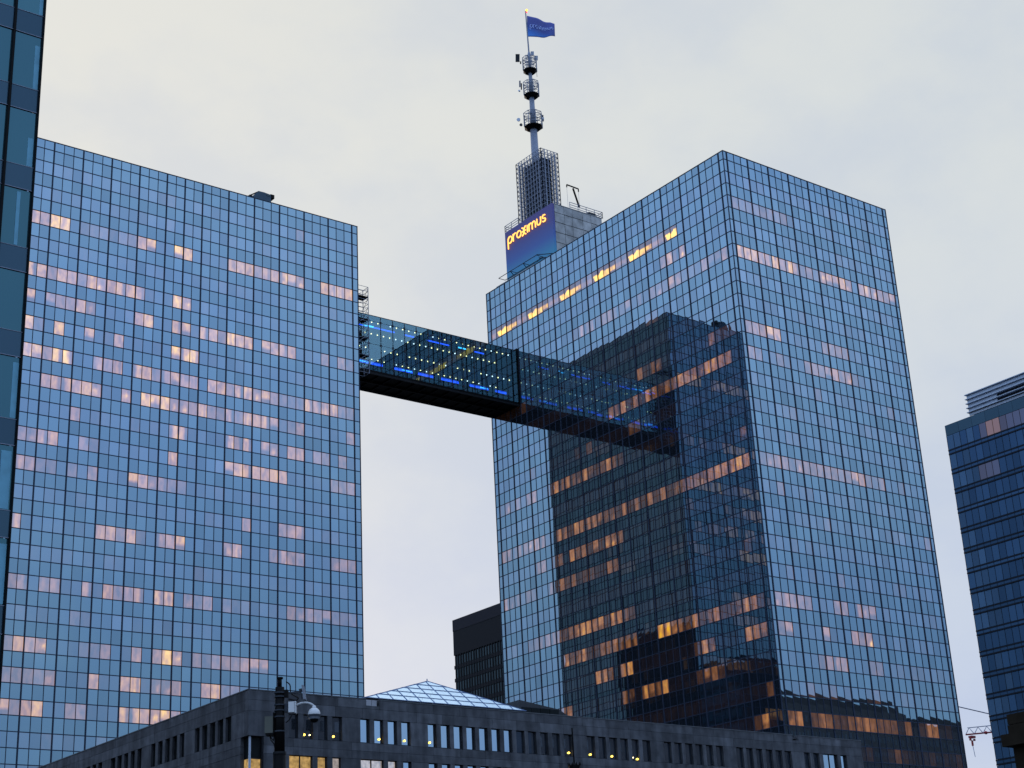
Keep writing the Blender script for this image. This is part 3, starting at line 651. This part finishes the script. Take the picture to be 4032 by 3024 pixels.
def window(axis, a, b, z0, z1, mat='swin', mull=False):
    m = MB(); d = .20; w = .045
    if axis == 'f':
        m.box(a, a+w, SYF+d, SYF+d+.08, z0, z1).box(b-w, b, SYF+d, SYF+d+.08, z0, z1).box(a+w, b-w, SYF+d, SYF+d+.08, z0, z0+w).box(a+w, b-w, SYF+d, SYF+d+.08, z1-w, z1)
        if mull: m.box((a+b)/2-.04, (a+b)/2+.04, SYF+d-.02, SYF+d+.079, z0+w, z1-w)
        f = m.build('window', 'frame', st); MB().box(a+w, b-w, SYF+d+.03, SYF+d+.05, z0+w, z1-w).build('pane', mat, f)
        MB().box(a+.01, b-.01, SYF+.05, SYF+d-.001, z0+.006, z0+.05).build('sill', 'frame', f)
    else:
        m.box(SXL+d, SXL+d+.08, a, a+w, z0, z1).box(SXL+d, SXL+d+.08, b-w, b, z0, z1).box(SXL+d, SXL+d+.08, a+w, b-w, z0, z0+w).box(SXL+d, SXL+d+.08, a+w, b-w, z1-w, z1)
        f = m.build('window', 'frame', st); MB().box(SXL+d+.03, SXL+d+.05, a+w, b-w, z0+w, z1-w).build('pane', 'bb_win', f)
    return f
for i in range(0, len(WIN), 2): window('f', WIN[i], WIN[i+1], ZW0, ZW1, mull=(WIN[i+1]-WIN[i]) > 1.2)
for i in range(0, len(LWN), 2): window('s', LWN[i], LWN[i+1], ZW0, ZW1)
for a, b, mt in LOW: window('f', a, b, ZL0, ZL1, mt, (b-a) > 1.2)
for px, py in ((1313, 2900), (1493, 2911), (1593, 2917), (1692, 2924), (2240, 2964), (2325, 2971), (2410, 2978), (2510, 2989), (1198, 2893)):
    p = ony(px, py, SYF+.17); MB().ball((p.x, p.y, p.z), .085, 8, 5).build('window_lamp', 'wlamp', st)
for px, py in ((1220, 2894), (2493, 2983)):
    p = ony(px, py, SYF+.17); MB().ball((p.x, p.y, p.z), .045, 6, 4).build('window_lamp', 'spot', st)
# corner window with its pale blue post
MB().box(53.9, 54.72, 100.32, 100.36, 17.45, ZW0-.006).box(53.80, 53.84, 100.36, 101.05, 17.45, ZW0-.006).build('corner_pane', 'bb_win', st)
MB().box(53.9, 54.72, 100.34, 100.37, 16, 17.4).box(53.80, 53.84, 100.37, 101.05, 16, 17.4).build('lit_corner_pane', 'wlit', st)
MB().box(53.70, 53.82, 100.14, 100.26, 16, ZW0-.002).build('corner_post', 'rt_plant', st)
MB().box(53.7, 54.74, 100.3, 100.38, 17.39, 17.46).build('corner_sill', 'frame', st)
MB().box(54.64, 54.715, 100.1, 100.45, 16, ZW0-.003).build('corner_jamb', 'frame', st)
# parapet coping, with the two notches
m = MB(); e = SXL-.03
for na, nb in NOT: m.box(e, na, SYF-.03, SYF+TH, STOP, STOP+.07); e = nb
m.box(e, SXE+.03, SYF-.03, SYF+TH, STOP, STOP+.07).box(SXL-.03, SXL+TH, SYF+TH+.002, 145, STOP, STOP+.07); m.build('parapet_coping', 'coping', st)
MB().box(63.1, 63.58, SYF+.18, SYF+.3, STOP-.40, STOP+.03).box(63.62, 64.05, SYF+.18, SYF+.3, STOP-.40, STOP+.03).build('white_roof_panel', 'whiteg', st)
for px in (775, 880, 640, 700): p = onx(px, stone_line(px)-2, SXL+.6); MB().box(p.x, p.x+.3, p.y-.35, p.y+.35, STOP, STOP+.22).build('roof_vent', 'stoneb', st)

# glass pyramid skylight on its roof
py_ = thing('pyramid_skylight', (72.4, 105.7, STOP), 'pale glass pyramid skylight with blue glazing bars rising behind the stone parapet', 'skylight')
PX0, PX1, PY0, PY1, PZ = 64.6, 79.6, 102.6, 108.8, 22.72
AP = ony(1681.6, 2684, 105.7)
cs = [Vector((PX0, PY0, PZ)), Vector((PX1, PY0, PZ)), Vector((PX1, PY1, PZ)), Vector((PX0, PY1, PZ))]
MB().box(PX0+.1, PX1-.1, PY0+.1, PY1-.1, STOP-.2, PZ-.02).build('upstand', 'stoneb', py_)
for s in range(4):
    A, B = cs[s], cs[(s+1) % 4]; nr = 5
    nrm = (B-A).cross(AP-A).normalized()
    bars = MB()
    L = (B-A).length; ud = (B-A).normalized(); ta = (AP-A).dot(ud)/L
    n = 12 if s % 2 == 0 else 8
    def P(f, r):      # f along base, r up
        a = A+(AP-A)*r; b = B+(AP-B)*r; return a+(b-a)*f
    # rows of panes with parallel cross bars
    for r in range(nr):
        r0, r1 = r/nr, (r+1)/nr; k = max(1, round(n*(1-r0)))
        for i in range(k):
            q = [P(i/k, r0), P((i+1)/k, r0), P(min(1, (i+1)/k), r1), P(i/k, r1)]
            q = [v+nrm*.0 for v in q]
            c = sum(q, Vector())/4; q = [c+(v-c)*.985 for v in q]
            m = MB(); m.prism(q, nrm*.03); m.build('skylight_pane', 'pyr', py_)
        bars.bar(P(0, r0)+nrm*.05, P(1, r0)+nrm*.05, .035)
    for i in range(1, n):
        f = i/n
        q = P(f, 0); sl = ud*((AP-A).length*0)
        # straight bars parallel to the far hip
        d = (AP-(A if f < ta else B)); 
        t = (1-f)/(1-ta) if f >= ta else f/ta
        e = A+(AP-A)*(f/ta) if f < ta else B+(AP-B)*((1-f)/(1-ta))
        lean = q+(e-q)
        bars.bar(q+nrm*.05, lean+nrm*.05, .032)
    bars.bar(A+nrm*.03, AP+nrm*.03, .055)
    bars.build('glazing_bars', 'pyrf', py_)
MB().bar(AP, AP+Vector((0, 0, .22)), .04).build('finial', 'pyrf', py_)
pl = thing('roof_plant_room', (82, 105.8, STOP), 'dark low roof plant room right of the glass pyramid', 'plant room')
MB().prism([(79.5, 103.3, STOP-.2), (84.6, 103.3, STOP-.2), (84.4, 103.3, 22.8), (83.6, 103.3, 23.25), (79.5, 103.3, 23.75)], (0, 5, 0)).build('body', 'stoneb', pl)
for i in range(4): MB().box(79.7+i*.95, 80.6+i*.95, 103.24, 103.298, 22.7, 23.2).build('side_pane', 'bb_win', pl)

# ------------------------------------------------------------------ tall dark tower on the left edge
lt = thing('dark_glass_tower', (-15.5, 76, GROUND), 'dark teal glass tower with broad spandrel bands cut by the left edge of the picture', 'office tower')
LX, LY, FH, MZ = 20.95, 58.0, 3.66, 72.0
MB().box(-52, LX-.12, LY+.4, 95, GROUND, MZ).build('core', 'core', lt)
cw = 1.25
cols_ = [LX-.02-cw*i for i in range(59)]
k0 = 40.72
zz = [k0+FH*i for i in range(-11, 9)]
far = MB(); fars = MB()
for i in range(58):
    xa, xb = cols_[i+1]+.035, cols_[i]-.035
    for z in zz:
        if z-1.04-2.62 < GROUND or z > MZ: continue
        if i < 3 and 8 < z < 60:
            o = rnd.uniform(-.012, .012)
            MB().prism([(xa, LY, z-1.04), (xb, LY+o, z-1.04), (xb, LY+o, z-.02), (xa, LY, z-.02)], (0, .1, 0)).build('spandrel', 'lt_sp', lt)
            MB().prism([(xa, LY+.03, z-3.64), (xb, LY+.03-o, z-3.64), (xb, LY+.03-o, z-1.09), (xa, LY+.03, z-1.09)], (0, .05, 0)).build('window_pane', 'lt_win', lt)
        else: fars.box(xa, xb, LY, LY+.1, z-1.04, z-.02); far.box(xa, xb, LY+.03, LY+.08, z-3.64, z-1.09)
stuff(far.build('window_pane_field', 'lt_win', lt)); stuff(fars.build('spandrel_field', 'lt_sp', lt))
for i, x in enumerate(cols_[:8]): MB().box(x-.05 if i else LX-.06, x+.05 if i else LX, LY-.10, LY+.35, GROUND, MZ).build('vertical_fin', 'black', lt)
for z in zz:
    if GROUND+2 < z < MZ: MB().box(-51.5, LX-.062, LY-.02, LY+.02, z-1.075, z-1.045).box(-51.5, LX-.062, LY-.02, LY+.02, z-.012, z+.012).build('band_trim', 'steelb', lt)
# pale curtains behind the end windows, set into the glass line
for z, a, b, hh in ((k0+FH, .04, .20, 2.5), (k0, .05, .26, 2.1), (k0-FH, .06, .30, 1.3), (k0-2*FH, .45, .60, 2.4), (k0-4*FH, .05, .28, 2.3), (k0-5*FH, .1, .5, 2.3), (k0-6*FH, .05, .4, 2.3)):
    MB().box(LX-.05-b, LX-.05-a, LY+.022, LY+.029, z-3.6, z-3.6+hh).build('curtain', 'lt_blind', lt)
far = MB()
for j in range(25):
    for z in zz:
        if GROUND+4 < z < MZ: far.box(LX-.05, LX-.02, LY+.45+j*1.45, LY+1.8+j*1.45, z-3.6, z-1.1)
stuff(far.build('side_pane_field', 'lt_win', lt))

# ------------------------------------------------------------------ dark tower on the right edge
RX, RY, RZ, RF = 230.0, 170.2, 95.15, 3.62
rt = thing('dark_blue_tower', (RX+15, 150, GROUND), 'dark blue glass tower with black floor bands and pale louvred top at the right edge', 'office tower')
MB().box(RX+.2, RX+35, 125, RY-.1, GROUND, RZ-.1).build('core', 'core', rt)
field = MB(); cwid = 1.42
for f in range(27):
    z1 = RZ-1.95-f*RF if f else RZ-1.95; zb = z1-2.62
    if zb < GROUND: break
    for i in range(31):
        ya, yb = RY-.05-cwid*(i+1)+.03, RY-.05-cwid*i-.03
        if i < 13 and f < 23:
            mt = 'rt_win'
            if f == 0 and 5 <= i: mt = 'rt_lit'
            if f == 0 and i in (6, 7, 12): mt = 'rt_lit2'
            if f == 2 and 1 <= i <= 6: mt = 'rt_lit'
            if i in (0, 1, 2) and rnd.random() < .55: mt = 'rt_pale'
            if i == 3 and rnd.random() < .3: mt = 'rt_pale'
            h_ = zb if mt != 'rt_pale' else zb
            o = rnd.uniform(-.01, .01)
            MB().prism([(RX+o, ya, zb+.03), (RX, yb, zb+.03), (RX, yb, z1-.03), (RX+o, ya, z1-.03)], (.06, 0, 0)).build('window_pane', mt, rt)
        else: field.box(RX, RX+.06, ya, yb, zb+.03, z1-.03)
    MB().box(RX-.10, RX+.15, 126, RY, zb-.26, zb-.02).box(RX-.10, RX+.15, 126, RY, zb-.97, zb-.72).build('floor_band', 'rt_sp', rt)
    MB().box(RX-.02, RX+.1, 126, RY-.002, zb-.71, zb-.27).build('band_gap', 'rt_win', rt)
stuff(field.build('window_pane_field', 'rt_win', rt))
for i in range(31):
    y = RY-.05-cwid*i; MB().box(RX-.04, RX+.08, y-.03, y+.03, GROUND, RZ-1.9).build('mullion', 'rt_sp', rt)
for i in range(15): MB().box(RX-.03, RX+.1, RY-2.9*(i+1)+.02, RY-2.9*i-.02, RZ-1.92, RZ).build('parapet_panel', 'rt_sp' if i > 30 else 'lt_sp', rt)
MB().box(RX+.7, RX+25, 126, 164.2, RZ-.5, RZ+3.9).build('louvre_backing', 'dsteel', rt)
for k in range(5):
    z = RZ+.25+k*.82
    for i in range(6):
        ya, yb = 164.9-6.2*(i+1), 164.9-6.2*i
        if i == 1 and k in (1, 2) or (i == 0 and k in (1,)) and False: continue
        MB().box(RX+.35, RX+.5, ya+.01, yb-.01, z, z+.52).build('louvre', 'rt_plant', rt)
    MB().box(RX-.05, RX+.6, 127, 165.1, z+.54, z+.66).build('louvre_ledge', 'rt_plant', rt)

# ------------------------------------------------------------------ black slab tower behind
BX, BYF, BZ = 250.0, 352.5, 100.85
bb = thing('black_slab_tower', (BX+17, 335, GROUND), 'black grid-windowed slab tower half hidden behind the right glass tower', 'office tower')
MB().box(BX+.3, BX+34, 318, BYF-.05, GROUND, BZ-.3).build('wall', 'bb_wall', bb)
MB().box(BX-.1, BX+34.1, 317.9, BYF, BZ-3.1, BZ).build('fascia', 'bb_top', bb)
MB().box(BX-.02, BX+.29, 318, BYF-.02, BZ-9.6, BZ-3.12).build('blank_band', 'bb_wall', bb)
field = MB(); mf = MB()
for f in range(25):
    z1 = BZ-10.0-f*3.45
    if z1-2.3 < GROUND: break
    for i in range(112):
        yb = BYF-.9-i*1.18; ya = yb-.80
        if ya < 318.5: break
        if i < 22 and f < 9: MB().box(BX+.12, BX+.2, ya, yb, z1-2.25, z1).build('window_pane', 'bb_win', bb)
        else: field.box(BX+.12, BX+.2, ya, yb, z1-2.25, z1)
    MB().box(BX+.02, BX+.29, 318.2, BYF-.03, z1-3.3, z1-2.35).build('spandrel', 'bb_wall', bb)
for i in range(113):
    y = BYF-.7-i*1.18
    if y < 318.5: break
    mf.box(BX-.03, BX+.19, y-.16, y+.16, GROUND, BZ-9.61)
stuff(field.build('window_pane_field', 'bb_win', bb)); stuff(mf.build('pier_field', 'bb_wall', bb))

# ------------------------------------------------------------------ far crane and cable
ck = thing('tower_crane', (289, 165, GROUND), 'far tower crane with pale lattice jib and red trolley, low at the right', 'crane')
A = Vector((262.35, 200.2, 46.95)); B = Vector((292, 160.8, 47.3)); D = (B-A).normalized(); Q = Vector((0, 0, 1)); S_ = D.cross(Q)
m = MB(); m.bar(A, B, .09).bar(A+S_*1.0, B+S_*1.0, .09); m.build('jib_bottom_chord', 'red', ck)
m = MB(); m.bar(A+S_*.5+Q*1.25+D*.5, B+S_*.5+Q*1.5, .10)
k = 30; L = (B-A).length
for i in range(k):
    a, b = A+D*(L*i/k), A+D*(L*(i+1)/k); mid = (a+b)/2+S_*.5+Q*1.25
    m.bar(a, mid, .055); m.bar(mid, b, .055); m.bar(a+S_, mid, .05); m.bar(mid, b+S_, .05)
m.build('jib_lattice', 'cranew', ck)
tq = ony(3827, 2900, 199.3); MB().box(tq.x-.6, tq.x+.6, tq.y-.4, tq.y+.4, tq.z-.3, tq.z+.1).bar((tq.x-.6, tq.y, tq.z-.8), (tq.x-.6, tq.y, tq.z-.4), .22).bar((tq.x+.6, tq.y, tq.z-.8), (tq.x+.6, tq.y, tq.z-.4), .22).build('trolley', 'red', ck)
hk = ony(3829, 2926, 199.3); MB().bar((hk.x, hk.y, hk.z+.5), (hk.x, hk.y, hk.z-.5), .2, 6).build('hook_block', 'red', ck)
MB().bar((tq.x-.5, tq.y, tq.z-.5), (hk.x-.05, hk.y, hk.z+.4), .03).bar((tq.x+.5, tq.y, tq.z-.5), (hk.x+.05, hk.y, hk.z+.4), .03).bar((hk.x, hk.y, hk.z-.5), tuple(ony(3840, 2980, 199.3)), .06).build('hoist_rope', 'cranew', ck)
w_ = ony(3882, 2885, 198); MB().ball((w_.x, w_.y, w_.z), .35, 8, 5).build('winch', 'red', ck)
m = MB()
for dx, dy in ((0, 0), (1.6, 0), (0, 1.6), (1.6, 1.6)): m.bar((289+dx, 164+dy, GROUND), (289+dx, 164+dy, 53), .14)
for i in range(26): m.bar((289, 164, GROUND+i*2), (290.6, 164, GROUND+i*2+2), .07); m.bar((290.6, 165.6, GROUND+i*2), (289, 165.6, GROUND+i*2+2), .07)
m.build('tower_lattice', 'cranew', ck)
c1, c2 = ony(3784, 2785, 200.3), ony(3900, 2812, 196.0); dd = c2-c1
tag(MB().bar(c1-dd*3, c2+dd*3, .10, 6).build('overhead_cable', 'steelb'), 'thin cable slanting across the sky gap above the crane jib', 'cable')

# ------------------------------------------------------------------ dark brown building, bottom right
bw = thing('brown_building', (46, 30, GROUND), 'near black brick building corner with a cornice at the bottom right', 'building')
p = ony(3958, 2814, 30.0); q = ony(3952, 2892, 30.0)
MB().box(p.x+.05, p.x+16, 12, p.y, p.z-.3, p.z).build('upper_parapet', 'brown', bw)
MB().box(p.x+.02, p.x+15.9, 12.1, p.y+.0, q.z, p.z-.32).build('attic_wall', 'brown', bw)
MB().box(q.x, p.x+16.2, 11.8, p.y+.12, q.z-.35, q.z-.002).build('cornice', 'brown', bw)
MB().box(p.x+.10, p.x+15.9, 12.1, p.y-.02, GROUND, q.z-.352).build('wall', 'brown', bw)

# ------------------------------------------------------------------ street furniture in front
K = 30/FPX
PC = Vector((14.93, 26.68, 0))
def loc(px, py, dz=0):      # metres right of / above the pole axis at the pole's distance
    P = ray(px, py); P = P*(30/P.dot(FW)); r = (P-PC).dot(R0); return r, P.z
RZv = -YAW
def local_thing(name, label, cat, z=GROUND):
    t = thing(name, (PC.x, PC.y, z), label, cat); t.rotation_euler = (0, 0, RZv); return t
def lb(mb, name, mat, root, smooth=False):      # builds a mesh given in pole coordinates (x right, y away, z absolute)
    z0 = root.location.z; me = bpy.data.meshes.new(name); me.from_pydata([(x, y, z-z0) for x, y, z in mb.v], [], mb.f)
    if smooth: me.polygons.foreach_set('use_smooth', [True]*len(me.polygons))
    me.materials.append(M[mat]); o = bpy.data.objects.new(name, me); col.objects.link(o); o.parent = root; return o
zp = lambda py: loc(1102, py)[1]
cp_ = local_thing('camera_pole', 'black steel street pole with ring clamps, carrying the security camera', 'pole')
lb(MB().bar((0, 0, GROUND), (0, 0, zp(2970)), .118, 14), 'lower_shaft', 'black', cp_, True)
lb(MB().bar((0, 0, zp(2970)), (0, 0, zp(2692)), .098, 14, .084), 'shaft', 'black', cp_, True)
lb(MB().bar((0, 0, zp(2692)), (0, 0, zp(2652)), .038, 10), 'top_spigot', 'black', cp_, True)
lb(MB().bar((0, 0, zp(2656)), (0, 0, zp(2649)), .060, 12), 'cap', 'black', cp_)
lb(MB().bar((0, 0, zp(2970)-.02), (0, 0, zp(2970)+.02), .124, 14), 'collar', 'blackm', cp_)
for py in (2716, 2733, 2768, 2791, 2818, 2879): lb(MB().bar((0, 0, zp(py)-.012), (0, 0, zp(py)+.012), .103, 16), 'ring_clamp', 'dsteel', cp_)
cabs = MB()
def curve(P, r, n=5):
    m = MB(); Q_ = []
    for i in range(len(P)-1):
        p0, p1, p2, p3 = P[max(i-1, 0)], P[i], P[i+1], P[min(i+2, len(P)-1)]
        for j in range(6):
            t = j/6; Q_.append(tuple(.5*((2*p1[k])+(-p0[k]+p2[k])*t+(2*p0[k]-5*p1[k]+4*p2[k]-p3[k])*t*t+(-p0[k]+3*p1[k]-3*p2[k]+p3[k])*t**3) for k in range(3)))
    Q_.append(tuple(P[-1])); m.path(Q_, r, n); return m
def L3(px, py, y=0): a = loc(px, py); return (a[0], y, a[1])
lb(curve([L3(1114, 2668), L3(1130, 2682), L3(1135, 2715), L3(1150, 2728), L3(1166, 2738), L3(1158, 2748), L3(1128, 2742)], .012), 'cable_loop', 'black', cp_)
lb(curve([L3(1144, 2812), L3(1134, 2832), L3(1122, 2842)], .010), 'camera_cable', 'black', cp_)
lb(curve([L3(1060, 2890), L3(1068, 2915), L3(1082, 2935), L3(1086, 2975), L3(1084, 3024)], .011), 'box_cable', 'black', cp_)
lb(MB().box(.085, .155, -.05, .07, zp(2735), zp(2705)), 'junction_box', 'black', cp_)
# dome camera
dc = local_thing('dome_camera', 'white dome security camera on a curved arm fixed to the black pole', 'security camera', zp(2840))
a0, a1 = loc(1133, 2758)[0], loc(1160, 2758)[0]
lb(MB().box(.095, a0-.02, -.03, .05, zp(2798), zp(2762)), 'mounting_plate', 'dsteel', dc)
lb(MB().box(a0-.012, a1-.03, -.08, .10, zp(2803), zp(2758)).box(a1-.027, a1, -.06, .08, zp(2806), zp(2756)), 'bracket_box', 'white', dc)
lb(curve([L3(1160, 2769), L3(1178, 2760), L3(1200, 2758), L3(1218, 2763), L3(1230, 2772), L3(1236, 2782)], .020, 8), 'curved_arm', 'white', dc, True)
dcx, dz_ = loc(1233, 2808)
lb(MB().ball((dcx, 0, dz_), .116, 20, 10, 1.12, -.08, 1.0), 'housing', 'white', dc, True)
lb(MB().bar((dcx, 0, dz_+.105), (dcx, 0, dz_+.16), .045, 12, .03), 'neck', 'white', dc, True)
lb(MB().bar((dcx, 0, dz_-.045), (dcx, 0, dz_-.008), .118, 20, .121), 'housing_rim', 'dsteel', dc)
lb(MB().bar((dcx, 0, dz_-.085), (dcx, 0, dz_-.046), .088, 20, .108), 'dome_ring', 'steel', dc)
lb(MB().ball((dcx, 0, dz_-.083), .082, 16, 8, .85, -1.0, 0.0), 'dark_dome', 'black', dc, True)
# flat antenna
fa_ = local_thing('flat_antenna', 'small grey flat antenna tilted on a bracket beside the pole top', 'antenna', zp(2750))
P1, P2 = L3(1182, 2686), L3(1193, 2746)
m = MB(); m.prism([(P1[0]-.015, -.09, P1[2]), (P1[0]+.02, -.09, P1[2]), (P2[0]+.02, -.09, P2[2]), (P2[0]-.015, -.09, P2[2])], (0, .2, 0)); lb(m, 'panel', 'steel', fa_)
m = MB().bar(L3(1173, 2700), L3(1182, 2744), .014); m.bar(L3(1128, 2716), L3(1178, 2712), .02).bar(L3(1168, 2705), L3(1182, 2702), .03); lb(m, 'bracket', 'dsteel', fa_)
# equipment box
eb = local_thing('equipment_box', 'grey green equipment box strapped to the left side of the black pole', 'cabinet', zp(2890))
lb(MB().box(loc(1042, 2850)[0], -.115, -.09, .11, zp(2886), zp(2816)), 'cabinet', 'beige', eb)
lb(MB().box(loc(1046, 2850)[0], -.105, -.11, .13, zp(2894), zp(2887)), 'shelf', 'black', eb)
lb(MB().box(-.118, -.09, -.06, .06, zp(2890), zp(2800)), 'back_plate', 'black', eb)
m = MB().bar(L3(1058, 2892), L3(1078, 2918), .012).bar(L3(1080, 2892), L3(1078, 2918), .012); lb(m, 'strut', 'black', eb)
# thin lamp post further right
lp = thing('lamp_post', (31.72, 38.65, GROUND), 'thin black post with a crown shaped collar in front of the stone block', 'lamp post')
MB().bar((31.72, 38.65, GROUND), (31.72, 38.65, 7.02), .075, 10, .06).build('shaft', 'black', lp)
MB().bar((31.72, 38.65, 7.0), (31.72, 38.65, 8.17), .026, 8, .022).build('upper_rod', 'black', lp)
m = MB().bar((31.72, 38.65, 6.86), (31.72, 38.65, 7.04), .17, 10, .19).bar((31.72, 38.65, 7.041), (31.72, 38.65, 7.10), .15, 10, .10)
m.build('collar', 'black', lp)
for i in range(10):
    a = 2*math.pi*i/10; MB().bar((31.72+.17*math.cos(a), 38.65+.17*math.sin(a), 7.02), (31.72+.20*math.cos(a), 38.65+.20*math.sin(a), 7.13), .022, 4, .006).build('crown_spike', 'black', lp)

# ------------------------------------------------------------------ city behind the viewer, seen only as reflections
def city(name, x0, x1, y0, y1, hh, label, rows=True):
    t = thing(name, ((x0+x1)/2, (y0+y1)/2, GROUND), label, 'building', 'city blocks seen in the glass')
    MB().box(x0, x1, y0, y1, GROUND, hh).build('wall', 'ctx', t)
    MB().box(x0+3, x1-3, y0+1, y1-1, hh, hh+2.5).build('roof_storey', 'roof', t)
    m = MB(); z = 4
    while z < hh-3:
        x = x0+1.2
        while x < x1-2: m.box(x, x+1.5, y1, y1+.05, z, z+1.9); x += 3
        z += 3.6
    stuff(m.build('window_field', 'ctxw', t))
city('city_block', 96, 160, -90, -60, 62, 'dark block mirrored in the leftmost dark windows of the stone building')
city('city_block', 203, 288, -66, -60, 64, 'dark block mirrored in the dark windows right of the stone building centre')
city('city_block', 289, 345, -48, -20, 70, 'tall block mirrored as the wavy skyline at the foot of the right tower')
city('city_block', 346, 420, -60, -20, 67, 'lower block mirrored at the far right foot of the right tower')
